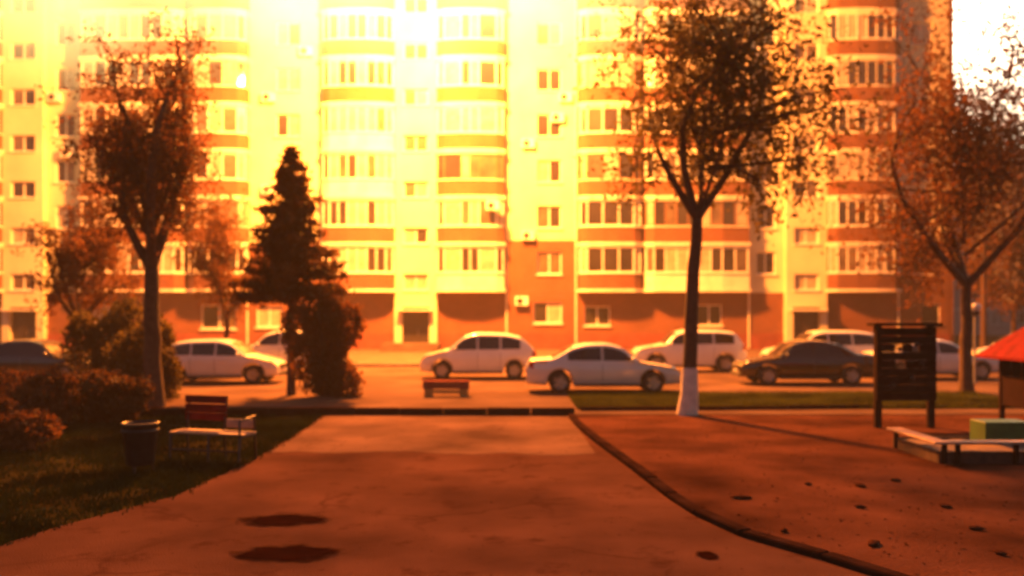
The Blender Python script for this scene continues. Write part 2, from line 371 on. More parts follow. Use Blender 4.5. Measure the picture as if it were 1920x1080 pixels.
def offset_poly(P, d):
    """offset open plan polyline outwards (towards -y) by d"""
    out = []
    for i, p in enumerate(P):
        ns = []
        for a, c in ((i - 1, i), (i, i + 1)):
            if a >= 0 and c < len(P):
                e = (Vector(P[c]) - Vector(P[a])).normalized(); ns.append(Vector((e.y, -e.x)))
        n = sum(ns, Vector((0, 0))).normalized(); k = d / max(.3, n.dot(ns[0]))
        out.append((p[0] + n.x * k, p[1] + n.y * k))
    return out

def bay_column(pa, pb, depth=.95, ch=0.45, chr_=None, npan=4, bow=0.0):
    xa, xb = fx(pa) + .02, fx(pb) - .02; chr_ = ch if chr_ is None else chr_
    # plan: along the bay from left wall to right wall
    P = [(xa, 0), (xa + .001, -depth * .72), (xa + ch, -depth)]
    mid = [(xa + ch + (xb - chr_ - xa - ch) * t, -depth - bow * math.sin(math.pi * t)) for t in ((.33, .67) if bow else ())]
    P += mid + [(xb - chr_, -depth), (xb - .001, -depth * .72), (xb, 0)]
    def strip(pl, t, z0, z1):
        b = MB(); inn = offset_poly(pl, -t); n = len(pl)
        vs = [(x, y, z0) for x, y in pl] + [(x, y, z1) for x, y in pl] + [(x, y, z0) for x, y in inn] + [(x, y, z1) for x, y in inn]
        fs = []
        for i in range(n - 1):
            fs += [(i, i + 1, n + i + 1, n + i), (2 * n + i + 1, 2 * n + i, 3 * n + i, 3 * n + i + 1), (n + i, n + i + 1, 3 * n + i + 1, 3 * n + i), (i + 1, i, 2 * n + i, 2 * n + i + 1)]
        b.add(vs, fs); return b
    slab = MB(); slab.prism(offset_poly(P, .09) + [(xb, .3), (xa, .3)], 0, .17)
    slab_m = slab.mesh('balcony_slab', M['slab'])
    par_m = strip(P, .14, .17, 1.10).mesh('parapet', M['brick'])
    sill_m = strip(offset_poly(P, .06), .2, 1.10, 1.17).mesh('sill', M['slab'])
    G = offset_poly(P, -.05)
    g0, g1 = 1.17, FH - .12
    lin_m = strip(offset_poly(P, .03), .16, g1, FH).mesh('lintel', M['slab'])
    fr = MB(); panes = []
    for i in range(len(G) - 1):
        p, q = Vector(G[i]), Vector(G[i + 1]); l = (q - p).length; d = (q - p) / l
        k = max(1, round(l / .72)) if l > .5 else 1
        fr.seg(p, q, .06, g0, g0 + .07); fr.seg(p, q, .06, g1 - .07, g1)
        for j in range(k + 1):
            c = p + d * (l * j / k)
            fr.seg(c - d * .032, c + d * .032, .055, g0 + .07, g1 - .07, .003)
        for j in range(k):
            pm = MB(); pm.seg(p + d * (l * j / k + .035), p + d * (l * (j + 1) / k - .035), .015, g0 + .072, g1 - .072, -.03)
            panes.append(pm.mesh('pane', M['glass_a']))
    fr_m = fr.mesh('window', M['white'])
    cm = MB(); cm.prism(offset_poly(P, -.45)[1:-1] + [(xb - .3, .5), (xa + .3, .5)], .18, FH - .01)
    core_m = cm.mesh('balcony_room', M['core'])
    for k in range(NST):
        z = FL0 + FH * k - .17
        link('balcony_slab', slab_m, bld, (0, 0, z)); pr = link('parapet', par_m, bld, (0, 0, z)); link('sill', sill_m, pr)
        w = link('window', fr_m, bld, (0, 0, z)); link('lintel', lin_m, w)
        if random.random() < .22: w.material_slots[0].link = 'OBJECT'; w.material_slots[0].material = random.choice([M['frame_brown'], M['frame_grey']])
        if random.random() < .14: pr.material_slots[0].link = 'OBJECT'; pr.material_slots[0].material = random.choice([M['slab'], M['brick_dark'], M['brick_dark']])
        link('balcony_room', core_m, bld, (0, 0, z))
        style = random.choice([GL, GL, [M['glass_b']] * 3 + [M['glass_c']], [M['glass_a']] * 3 + [M['glass_b']] * 2])
        for pm in panes: link('pane', pm, w, mat=random.choice(style))
    link('balcony_slab', slab_m, bld, (0, 0, FL0 + FH * NST - .17))

def stair_column(pa, pb, door=(752, 803), entrance=True):
    xa, xb = fx(pa), fx(pb); ww, hh = 1.52, 1.0; xc = (xa + xb) / 2
    wins = [(xc - ww / 2, 3.85 - .05 + FH * k, ww, hh) for k in range(NST)]
    wall_with_windows(xa, xb, wins, M['cream'], 2.75, ROOF, y=-.45, name='stair_wall', t=.8)
    for x, z, w, h in wins: flat_window(x, z, w, h, 2, -.28, bld)
    # ground floor: portal with a recessed dark door
    dx0, dx1 = xc - .84, xc + .84
    for pa_, pb_ in ((xa - .02, dx0), (dx1, xb + .02)):
        b = MB(); b.box(pa_, pb_, 0, .82, .1, 2.74); bl(b, 'portal', M['cream'], y=-.47)
    b = MB(); b.box(dx0 - .25, dx1 + .25, -.55, .1, 2.52, 2.62); bl(b, 'door_canopy', M['slab'], y=-.47)
    b = MB(); b.box(dx0, dx1, 0, .06, .15, 2.72); d = bl(b, 'door', M['door'], y=-.1)
    b = MB(); b.box(xc - .02, xc + .02, -.02, 0, .2, 2.5); b.build('door_seam', M['metal_dark'], d)
    b = MB(); b.tube([(xc + .12, -.06, 1.0), (xc + .12, -.06, 1.35)], .015); b.build('handle', M['metal_grey'], d)
    for i in range(3):
        b = MB(); b.bbox(xa - .5 - .1 * i, xb + .3, -2.6 - .3 * i, -.48, .12, .56 - .14 * i, .015) if i == 0 else b.bbox(xa - .5, xb + .3, -2.6 - .3 * i, -2.6 - .3 * (i - 1), .12, .56 - .14 * i, .015)
        bl(b, 'entrance_step', M['paving'])

def ground_floor(pa, pb, wins, m=None, y=0.0, n=2):
    xa, xb = fx(pa), fx(pb)
    ws = [(fx(p) - w / 2, z, w, h) for p, z, w, h in wins]
    wall_with_windows(xa, xb, ws, m or M['brick'], 1.1, 3.64, y=y)
    for x, z, w, h in ws: flat_window(x, z, w, h, n, y + .14, bld)
    b = MB(); b.box(xa, xb, -.06, .34, .1, 1.098); bl(b, 'plinth', M['plinth'], y=y)

# columns, left to right
bay_column(-300, -190); flat_column(-190, -80, M['cream'], M['cream'], 9.55, [-135]); bay_column(-80, 12, npan=3)
stair_column(12, 88)
flat_column(88, 160, M['cream'], M['cream'], 9.55, [122], ww=1.2)
bay_column(160, 352, ch=1.7, chr_=.5, npan=5)
bay_column(360, 468, npan=4, bow=.15)
flat_column(468, 608, M['brick'], M['cream'], 6.7, [540])
bay_column(608, 742, bow=.18)
stair_column(742, 820)
bay_column(820, 946, bow=.18)
flat_column(946, 1084, M['brick'], M['cream'], 6.9, [1030])
bay_column(1084, 1200, bow=.15)
bay_column(1206, 1400, ch=.5, chr_=1.7, npan=5)
flat_column(1400, 1470, M['cream'], M['cream'], 9.55, [1436], ww=1.2)
stair_column(1470, 1546)
bay_column(1546, 1680, bow=.18)
flat_column(1680, 1780, M['brick'], M['cream'], 6.9, [1728], ww=1.4)
# ground floor walls
ground_floor(-420, 12, [(-60, 1.5, 1.6, 1.3)])
ground_floor(88, 742, [(200, 1.45, 1.7, 1.45), (410, 1.4, 2.2, 1.5), (505, 1.5, 1.6, 1.3)])
ground_floor(820, 1470, [(1027, 1.75, 1.75, 1.3), (1120, 1.6, 1.6, 1.2), (1330, 1.6, 1.6, 1.3)])
ground_floor(1546, 1780, [(1746, 1.7, 1.2, 1.25)], n=1)
b = MB(); b.box(X0, fx(-300), 0, .34, 3.65, ROOF); bl(b, 'wall', M['brick'])

for p in (464, 612, 950, 1080, 1404, 1684):
    b = MB(); b.tube([(fx(p), -.06, .2), (fx(p), -.06, ROOF)], .055, 8); bl(b, 'drainpipe', M['slab'])
# air conditioners and a wall box on the facade
def aircon(px, z, y=-.32):
    b = MB(); b.bbox(0, .82, 0, .3, 0, .56, .02); o = b.build('air_conditioner', M['white'], bld, (fx(px) - .41, y - .02, z))
    f = MB(); f.lathe([(.2, 0), (.21, -.012), (.17, -.014), (.0, -.02)], 18, 'y', (.3, -.001, .28)); f.build('fan_grille', M['metal_dark'], o)
    for dx in (.1, .66):
        k = MB(); k.box(dx, dx + .05, 0, .33, -.06, -.005); k.build('bracket', M['metal_dark'], o)
aircon(978, 2.85); aircon(925, 8.6, -1.65); aircon(560, 9.0); aircon(1045, 14.2); aircon(130, 12.0); aircon(1710, 7.2)
for p_, k_ in ((505, 2), (505, 4), (575, 5), (990, 1), (990, 3), (1060, 4), (145, 1), (105, 4), (1462, 3), (1410, 5), (1760, 3)): aircon(p_, FL0 + FH * k_ + .2)

# ------------------------------------------------------------------ far block on the right
far = empty('far_block', (62, 98, 0)); tag(far, 'distant plain apartment block seen behind trees past the brick end wall', 'building')
b = MB(); b.box(-13, 25, .15, 12, 0, 18.5); b.build('wall', M['far_wall'], far)
b = MB(); b.box(-13.3, 25.3, -.2, 12.3, 18.5, 18.9); b.build('roof', M['slab'], far)
wf = flat_frame(1.7, 1.5, 2); wp = MB(); wp.box(.06, 1.64, .03, .05, .06, 1.44); wp = wp.mesh('pane', M['glass_a'])
fs_ = MB(); fs_.box(-13.05, 25.05, 0, .14, 0, .22); fs_ = fs_.mesh('floor_band', M['slab'])
for k in range(6):
    link('floor_band', fs_, far, (0, 0, 2.7 + 2.9 * k))
    for i in range(12):
        o = link('window', wf, far, (-12 + 3.0 * i, .06, 1.1 + 2.9 * k)); link('pane', wp, o, mat=random.choice(GL))

# ------------------------------------------------------------------ cars
def interp(pts, x):
    """monotone-ish smooth interpolation"""
    if x <= pts[0][0]: return pts[0][1]
    for i in range(len(pts) - 1):
        (x0, y0), (x1, y1) = pts[i], pts[i + 1]
        if x <= x1:
            def sl(j):
                if j <= 0 or j >= len(pts) - 1: return None
                a = (pts[j][1] - pts[j - 1][1]) / (pts[j][0] - pts[j - 1][0]); c = (pts[j + 1][1] - pts[j][1]) / (pts[j + 1][0] - pts[j][0])
                return 0 if a * c <= 0 else 2 * a * c / (a + c)
            s = (y1 - y0) / (x1 - x0); m0 = sl(i); m1 = sl(i + 1); m0 = s if m0 is None else m0; m1 = s if m1 is None else m1
            h = x1 - x0; t = (x - x0) / h
            return (2 * t**3 - 3 * t**2 + 1) * y0 + (t**3 - 2 * t**2 + t) * h * m0 + (-2 * t**3 + 3 * t**2) * y1 + (t**3 - t**2) * h * m1
    return pts[-1][1]

KINDS = {
 'sedan': dict(L=4.55, W=1.74, belt=.92, top=[(0, .60), (.025, .72), (.12, .82), (.255, .93), (.40, 1.38), (.50, 1.465), (.60, 1.45), (.70, 1.36), (.845, 1.04), (.97, .99), (1, .78)],
               ws=(.262, .385), rw=(.70, .835), sw=((.29, .505), (.52, .735)), wh=(.185, .785)),
 'hatch': dict(L=4.2, W=1.78, belt=.98, top=[(0, .62), (.03, .78), (.12, .90), (.235, 1.04), (.38, 1.48), (.50, 1.585), (.68, 1.57), (.84, 1.46), (.955, 1.08), (1, .72)],
               ws=(.245, .375), rw=(.85, .945), sw=((.28, .48), (.495, .675), (.69, .85)), wh=(.185, .80)),
 'suv': dict(L=4.5, W=1.84, belt=1.08, top=[(0, .70), (.03, .88), (.10, 1.0), (.25, 1.12), (.38, 1.58), (.48, 1.68), (.70, 1.68), (.88, 1.60), (.965, 1.15), (1, .80)],
             ws=(.26, .375), rw=(.885, .955), sw=((.29, .485), (.50, .69), (.705, .88)), wh=(.185, .80)),
}
def make_car(kind, paint, label, group, loc, heading, zs=1.0):
    K = KINDS[kind]; L, W = K['L'], K['W']; wr_ = .325 if kind != 'suv' else .36; zc = wr_; RA = wr_ + .055
    root = empty('parked_car', loc, heading); tag(root, label, 'car', group)
    wx = [L * (u) for u in K['wh']]
    def topz(x): return interp(K['top'], x / L) * zs
    def belt(x): return min(topz(x) - .015, K['belt'] * zs + .05 * (x / L - .5))
    def hw(x):
        u = abs(2 * x / L - 1); return W / 2 * (1 - .16 * u**5 - .04 * u**12)
    def zb(x):
        z = .22 + .06 * abs(2 * x / L - 1)**4
        for c in wx:
            if abs(x - c) < RA: z = max(z, zc + math.sqrt(RA * RA - (x - c)**2))
        return z
    def p56(x):
        w, t, bz = hw(x), topz(x), belt(x)
        z6 = bz + max(0, t - .09 - bz); w6 = w - .05 - max(0, z6 - bz) * .32
        return (w - .05, bz), (w6, z6)
    def ring(x):
        w, t, bz, b0 = hw(x), topz(x), belt(x), zb(x)
        (w5, z5), (w6, z6) = p56(x)
        zm = max(.52, b0 + .02); zt = max(bz - .10, zm + .01)
        return [(0, b0), (w - .09, b0), (w - .012, max(b0 + .003, min(b0 + .1, zm - .01))), (w, zm), (w + .004, (zm + zt) / 2), (w - .012, zt), (w5, z5), (w6, z6), (w6 - .05, max(z6, t - .035)), (w6 - .17, max(z6, t - .008)), (w6 * .45, t + .012), (0, t + .016)]
    xs = sorted(set([L * i / 88 for i in range(89)] + [c + s * RA * k for c in wx for s in (-1, 1) for k in (1.0, .985, .93, .8)]))
    xs = [x for x in xs if 0 <= x <= L]
    vs = []; n = 0; fs = []
    for x in xs:
        h = ring(x); full = [(x - L / 2, y, z) for y, z in h] + [(x - L / 2, -y, z) for y, z in h[-2:0:-1]]
        n = len(full); vs += full
    for i in range(len(xs) - 1):
        for k in range(n): fs.append((i * n + k, (i + 1) * n + k, (i + 1) * n + (k + 1) % n, i * n + (k + 1) % n))
    b = MB(); b.add(vs, fs, True); b.add(vs[:n], [tuple(range(n))], False); b.add(vs[-n:], [tuple(range(n - 1, -1, -1))], False)
    body = b.build('body', paint, root)
    # side windows
    for s in (-1, 1):
        for a, c in K['sw']:
            b = MB(); m = 14; row = []
            for i in range(m + 1):
                x = L * (a + (c - a) * i / m); (w5, z5), (w6, z6) = p56(x)
                if z6 - z5 < .09: continue
                lo = .045 / (z6 - z5); hi = 1 - .03 / (z6 - z5)
                if hi <= lo: continue
                for v in (lo, hi): row.append((x - L / 2, s * (w5 + (w6 - w5) * v + .007), z5 + (z6 - z5) * v + .002))
            k = len(row) // 2
            b.add(row, [(2 * i, 2 * i + 2, 2 * i + 3, 2 * i + 1) if s < 0 else (2 * i, 2 * i + 1, 2 * i + 3, 2 * i + 2) for i in range(k - 1)], True)
            b.build('side_window', M['car_glass'], root)
    for nm, (a, c) in (('windscreen', K['ws']), ('rear_window', K['rw'])):
        b = MB(); m, q = 8, 6; vv = []
        for i in range(m + 1):
            x = L * (a + (c - a) * i / m); (_, _), (w6, z6) = p56(x); ww = w6 - .09
            off = -.01 if nm == 'windscreen' else .01
            for j in range(q + 1):
                u = -1 + 2 * j / q; vv.append((x - L / 2 + off, u * ww, topz(x) + .018 - .012 * abs(u)**2.5 - .012 * (abs(u) > .9)))
        b.add(vv, [(i * (q + 1) + j, (i + 1) * (q + 1) + j, (i + 1) * (q + 1) + j + 1, i * (q + 1) + j + 1) for i in range(m) for j in range(q)], True)
        b.build(nm, M['car_glass'], root)
    # wheels
    key = ('wheel', wr_)
    if key not in make_car.cache:
        t = MB(); w = .2; t.lathe([(wr_ * .62, -w / 2), (wr_ * .9, -w / 2 - .005), (wr_ * .985, -w / 2 + .03), (wr_, 0), (wr_ * .985, w / 2 - .03), (wr_ * .9, w / 2 + .005), (wr_ * .62, w / 2)], 28, 'y')
        r = MB(); r.lathe([(wr_ * .63, -w / 2 + .004), (wr_ * .58, -w / 2 + .02), (wr_ * .55, -w / 2 + .05), (.001, -w / 2 + .06)], 28, 'y')
        for k in range(5):
            an = 2 * math.pi * k / 5; ca, sa = math.cos(an), math.sin(an)
            pts = []
            for (rr, hwid) in ((.05, .035), (wr_ * .6, .045)):
                for sg in (-1, 1): pts.append((ca * rr - sa * hwid * sg, -w / 2 + .012, sa * rr + ca * hwid * sg))
            r.add(pts + [(x, y + .04, z) for x, y, z in pts], [(0, 2, 3, 1), (4, 5, 7, 6), (0, 4, 6, 2), (1, 3, 7, 5)])
        r.lathe([(.001, -w / 2 + .004), (.055, -w / 2 + .006), (.06, -w / 2 + .04)], 12, 'y')
        make_car.cache[key] = (t.mesh('tyre', M['tyre']), r.mesh('rim', M['rim']))
    tm, rm = make_car.cache[key]
    for c in wx:
        for s in (-1, 1):
            o = empty('wheel', (c - L / 2, s * (hw(c) - .085), zc), 0 if s < 0 else math.pi, root)
            link('tyre', tm, o); link('rim', rm, o)
    # lights, mirrors, handles, plates, trim
    for s in (-1, 1):
        hx = .055 * L; b = MB()
        b.lathe([(.001, 0), (.09, .0), (.085, .02), (.001, .035)], 16, 'z'); o = b.build('headlight', M['lens_white'], root, (hx - L / 2 - .05, s * (hw(hx) - .13), topz(hx) - .10))
        o.scale = (1.9, .9, 1.0); o.rotation_euler = (s * .5 * -1, -R(62), -s * R(25))
        tx = .972 * L; b = MB(); z = belt(tx) - .1
        b.bbox(-.05, .10, -.02, .02, -.12, .10, .015); o = b.build('tail_light', M['lens_red'], root, (tx - L / 2 - .03, s * (hw(tx) - .005), z)); o.rotation_euler = (0, 0, -s * R(30))
        mx_ = (K['ws'][0] + .055) * L; b = MB()
        b.lathe([(.001, -.06), (.06, -.05), (.075, 0), (.05, .05), (.001, .06)], 12, 'y'); o = b.build('mirror', paint, root, (mx_ - L / 2, s * (hw(mx_) + .10), belt(mx_) + .09)); o.scale = (.8, 1.5, 1)
        a = MB(); a.box(-.02, .02, -.04, .04, -.015, .015); a.build('mirror_arm', M['trim'], root, (mx_ - L / 2, s * (hw(mx_) - .01), belt(mx_) + .035))
        for (x0, x1) in K['sw'][:2]:
            xh = L * x1 - .22; b = MB(); b.bbox(-.09, .09, -.02, .02, -.016, .016, .008); b.build('door_handle', paint, root, (xh - L / 2, s * (hw(xh) + .004), belt(xh) - .12))
            xd = L * (x1 + .007); b = MB(); zt, z0 = belt(xd) - .02, max(zb(xd) + .08, .36)
            if zt - z0 > .3:
                for kz in range(1):
                    b.box(-.006, .006, -.004, .004, z0, zt - .05); b.build('door_seam', M['trim'], root, (xd - L / 2, s * (hw(xd) + .002), 0))
        b = MB(); l0, l1 = wx[0] + RA + .02, wx[1] - RA - .02; b.bbox(0, l1 - l0, -.02, .02, .0, .085, .01); b.build('side_skirt', M['trim'], root, (l0 - L / 2, s * (W / 2 - .035), .2))
    b = MB(); b.box(-.012, .0, -.26, .26, 0, .11); b.build('number_plate', M['lens_white'], root, (-L / 2 - .002, 0, .42))
    b = MB(); b.box(0, .012, -.26, .26, 0, .11); b.build('number_plate', M['lens_white'], root, (L / 2 + .002, 0, .62))
    b = MB(); b.bbox(-.03, .02, -.42, .42, 0, .16, .015); b.build('grille', M['trim'], root, (-L / 2, 0, .5 if kind != 'suv' else .6))
    b = MB(); b.bbox(-.03, .05, -.55, .55, 0, .12, .015); b.build('lower_grille', M['trim'], root, (-L / 2, 0, .27))
    return root
make_car.cache = {}
G = 'cars parked in front of the apartment building'
def gx(px, s): return (px - 960) / s
PI = math.pi
make_car('sedan', M['paint_silver'], 'silver saloon car parked by the grass verge', G, (gx(1128, 62), 26.8, .004), PI)
make_car('hatch', M['paint_white'], 'white hatchback parked in front of the stair entrance, behind the low red bench', G, (gx(900, 51), 32.4, .004), 0, 1.04)
make_car('hatch', M['paint_white'], 'white arched-roof hatchback parked beside the spruce, in front of a white van-like car', G, (gx(415, 55), 30.2, .004), PI, .93)
make_car('suv', M['paint_white'], 'tall white car half hidden behind a white hatchback and the spruce', G, (gx(535, 47), 35.4, .004), 0)
make_car('suv', M['paint_white'], 'white car behind the whitewashed tree trunk and the silver saloon', G, (gx(1290, 46), 36.2, .004), 0)
make_car('sedan', M['paint_black'], 'black car parked beside the grass verge', G, (gx(1508, 56), 29.7, .004), 0)
make_car('suv', M['paint_white'], 'white sport utility car behind the black car', G, (gx(1545, 48), 34.8, .004), 0)
make_car('sedan', M['paint_silver'], 'pale saloon behind the dark playground climbing wall', G, (gx(1745, 52), 32.0, .004), PI, .98)
make_car('hatch', M['paint_white'], 'white car behind the red roofed playhouse', G, (gx(1925, 46), 36.0, .004), 0)
make_car('sedan', M['paint_black'], 'dark saloon behind the shrubs on the left lawn', G, (gx(60, 55), 30.4, .004), PI)

# ------------------------------------------------------------------ vegetation
def leaf_cloud(pts, size, m, name, parent, jitter=.12, flat=0.0, elong=1.6):
    P = np.array(pts); n = len(P)
    P = P + np.random.normal(0, jitter, (n, 3))
    a = np.random.normal(0, 1, (n, 3)); a[:, 2] *= (1 - flat); a /= np.linalg.norm(a, axis=1)[:, None]
    c = np.random.normal(0, 1, (n, 3)); c -= a * (a * c).sum(1)[:, None]; c /= np.linalg.norm(c, axis=1)[:, None]
    s = size * np.random.uniform(.6, 1.4, (n, 1))
    V = np.stack([P - a * s * elong * .5, P + c * s * .38, P + a * s * elong * .5, P - c * s * .38], 1).reshape(-1, 3)
    return fast_mesh(name, V, np.arange(4 * n).reshape(n, 4), m, parent)

def tree(loc, label, trunk_r, fork_z, height, crown, n_limb, n_twig, n_leaf, leaf, lsize, seed, wash=0.0, lean=(0, 0), group=None, droop=0.0, forks=None, name='deciduous_tree'):
    """crown: (cx, cy, cz, rx, ry, rz) relative to base"""
    rr = random.Random(seed); root = empty(name, loc); tag(root, label, 'tree', group)
    cx, cy, cz, rx, ry, rz = crown
    t = MB(); top = Vector((lean[0], lean[1], fork_z)); pts = []; rad = []
    for i in range(9):
        u = i / 8; pts.append(Vector((0, 0, -.08)).lerp(top, u) + Vector((rr.uniform(-.03, .03), rr.uniform(-.03, .03), 0)) * (0 < i < 8))
        rad.append(trunk_r * (1.35 - .35 * min(1, u * 6)) * (1 - .25 * u))
    t.tube(pts, rad, 14 if wash else 10)
    tips = []
    def limb(p, q, r, depth):
        d = q - p; l = d.length; side = Vector((rr.gauss(0, 1), rr.gauss(0, 1), rr.gauss(0, .4) + .3)) * l * .12
        path = [p + d * u + side * math.sin(PI * u) + Vector((0, 0, -droop * l * u * u * .4)) for u in (0, .2, .4, .6, .8, 1)]
        t.tube(path, [r * (1 - .75 * u) for u in (0, .2, .4, .6, .8, 1)], 6 if depth < 2 else 4, cap=False)
        return path
    def inside():
        while True:
            v = Vector((rr.uniform(-1, 1), rr.uniform(-1, 1), rr.uniform(-1, 1)))
            if .25 < v.length < 1: return Vector((cx + v.x * rx, cy + v.y * ry, cz + v.z * rz))
    mains = [Vector(f) for f in forks] if forks else []
    for i in range(n_limb):
        q = mains[i] if i < len(mains) else inside()
        p = top if i < max(3, len(mains)) else top.lerp(Vector((cx, cy, cz + rz * .6)), rr.random() * .7)
        path = limb(p, q, trunk_r * (.62 if i < max(3, len(mains)) else .3), 0)
        for k in range(n_twig):
            u = rr.uniform(.3, 1) * 5; j = min(4, int(u)); a = path[j].lerp(path[j + 1], u - j)
            e = a + Vector((rr.gauss(0, 1) * rx, rr.gauss(0, 1) * ry, rr.gauss(.15 - droop, .8) * rz)) * .22
            tw = limb(a, e, trunk_r * .1, 2); tips += [tw[3], tw[4], tw[5]]
            for _ in range(2):
                e2 = e + Vector((rr.gauss(0, 1), rr.gauss(0, 1), rr.gauss(-droop, .8))) * .09 * (rx + rz)
                tw2 = limb(tw[4], e2, trunk_r * .045, 2); tips += [tw2[2], tw2[4], tw2[5]]
    t.build('trunk', M['bark'], root)
    if wash:
        w = MB(); w.tube(pts[:3], [q * 1.06 + .006 for q in rad[:3]], 14); w.build('whitewash_band', M['wash'], root)
    if n_leaf:
        A = np.array([tuple(p) for p in tips]); idx = np.random.randint(0, len(A), n_leaf)
        leaf_cloud(A[idx], lsize, leaf, 'crown', root, jitter=.03 * (rx + rz))
    return root

def px_tree(px, s): return (gx(px, s), FPX / s, -.02)
# bare forked tree on the left lawn
tree(px_tree(288, 74), 'bare forked tree with thin brown twigs rising from the left lawn', .24, 3.5, 9,
     (-.2, 0, 6.6, 1.75, 1.6, 3.2), 18, 13, 14000, M['leaf_b'], .08, 11, lean=(-.05, 0), forks=[(-.75, .3, 6.2), (.75, -.2, 8.6), (.35, .5, 9.6)])
tree(px_tree(150, 58), 'low spreading brown tree between the bare forked tree and the left entrance', .15, 2.0, 6,
     (.2, 0, 4.3, 1.9, 1.5, 2.0), 14, 11, 9000, M['leaf_b'], .085, 19)
tree(px_tree(425, 50), 'slim brown tree behind the arched-roof hatchback', .12, 2.4, 7,
     (0, 0, 5.0, 1.5, 1.3, 2.3), 12, 10, 6000, M['leaf_b'], .085, 29)
# big leafy tree with whitewashed foot
tree(px_tree(1288, 80), 'tall leafy tree with whitewashed trunk foot on the grass verge', .18, 4.6, 10,
     (1.5, .3, 8.5, 3.1, 2.4, 3.3), 22, 13, 11000, M['leaf'], .10, 23, wash=1.15, lean=(.25, .1), droop=.25)
# right-hand trees
tree(px_tree(1812, 63), 'brown leaved tree behind the red roofed playhouse', .19, 3.2, 11,
     (-.4, .3, 7.7, 2.5, 2.0, 5.0), 19, 13, 11000, M['leaf_b'], .11, 31)
tree((24.5, 46, -.02), 'thin grey tree against the white sky past the brick end wall', .16, 6, 16,
     (.6, 0, 10.0, 2.6, 2.2, 5.5), 18, 12, 8000, M['leaf_p'], .15, 37)
tree((34, 60, -.02), 'wide grey green tree in front of the distant plain block', .2, 4, 13,
     (0, 0, 8.8, 4.4, 3.5, 5.2), 18, 12, 12000, M['leaf_p'], .22, 41)
tree((29.5, 52, -.02), 'bushy olive tree between the brick end wall and the distant block', .18, 2.5, 9,
     (0, 0, 6.6, 3.0, 2.6, 5.0), 18, 13, 14000, M['leaf_b'], .18, 43)

def spruce(loc, h, r, label, seed):
    rr = random.Random(seed); root = empty('spruce_tree', loc); tag(root, label, 'tree')
    t = MB(); t.tube([(0, 0, -.05), (0, 0, h * .5), (.03, 0, h)], [.14, .09, .012], 8); P = []
    nw = 26
    for i in range(nw):
        z = h * (.42 + .56 * (i / (nw - 1))); rad = r * (1.72 * (1 - z / h))**.85 + .08
        for k in range(max(4, int(9 * (1 - z / h) + 4))):
            an = rr.uniform(0, 6.28); l = rad * rr.uniform(.4, 1.2); dz = -.22 * l + rr.uniform(-.08, .05)
            pts = [Vector((0, 0, z)), Vector((math.cos(an) * l * .5, math.sin(an) * l * .5, z + dz * .75)), Vector((math.cos(an) * l, math.sin(an) * l, z + dz * .8 + .06 * l))]
            t.tube(pts, [.018, .012, .004], 4, cap=False)
            for _ in range(int(14 + 60 * l)):
                u = rr.uniform(.15, 1) * 2; j = min(1, int(u)); p = pts[j].lerp(pts[j + 1], u - j)
                P.append((p.x + rr.gauss(0, .05), p.y + rr.gauss(0, .05), p.z - abs(rr.gauss(0, .07))))
    t.build('trunk', M['bark'], root)
    leaf_cloud(P, .10, M['needle'], 'crown', root, jitter=.05, elong=2.8)
    return root
spruce(px_tree(546, 65), 7.3, 1.6, 'dark conical spruce in front of the building', 5)

def shrub(loc, rx, ry, h, label, n, leaf, seed, size=.09, group=None, name='shrub'):
    rr = random.Random(seed); root = empty(name, loc); tag(root, label, 'shrub', group)
    t = MB(); P = []
    for k in range(16):
        an = rr.uniform(0, 6.28); q = Vector((math.cos(an) * rx * rr.uniform(.2, .85), math.sin(an) * ry * rr.uniform(.2, .85), h * rr.uniform(.6, .98)))
        t.tube([(rr.gauss(0, .06), rr.gauss(0, .06), -.04), q * .5 + Vector((0, 0, h * .08)), q], [.03, .02, .006], 5, cap=False)
    lobes = [(rr.uniform(-.6, .6) * rx, rr.uniform(-.6, .6) * ry, h * (.12 + .68 * _ / 13), rr.uniform(.3, .5)) for _ in range(14)]
    for _ in range(n):
        x, y, z, s = rr.choice(lobes); v = Vector((rr.gauss(0, 1), rr.gauss(0, 1), rr.gauss(0, 1))).normalized() * rr.uniform(.55, 1)
        zz = z + v.z * s * h * .6
        P.append((x + v.x * s * rx, y + v.y * s * ry, max(.03, min(h * 1.02, zz))))
    t.build('stems', M['bark'], root)
    leaf_cloud(P, size, leaf, 'foliage', root, jitter=.04)
    return root
shrub(px_tree(612, 66), 1.2, .9, 3.0, 'tall round-topped dark shrub beside the spruce', 16000, M['leaf_b'], 3, .09)
shrub((-10.7, 18.6, -.02), 1.6, 1.0, 1.15, 'broad dark brown shrub on the left lawn', 8000, M['leaf_b'], 12)
shrub((-8.6, 19.3, -.02), 1.1, .9, 1.1, 'dark shrub on the lawn behind the litter bin', 6000, M['needle'], 13)
shrub((-9.2, 15.6, -.02), 1.2, .8, .95, 'lowest dark shrub on the lawn, beside the litter bin', 6000, M['leaf_b'], 14)
shrub((-11.6, 25.5, -.02), 1.2, 1.0, 2.7, 'tall olive brown shrub in front of the dark saloon', 9000, M['leaf'], 15, .1)
shrub((-9.9, 24.2, -.02), 1.1, .9, 2.3, 'olive brown shrub next to the bare forked tree', 7000, M['leaf'], 16, .1)

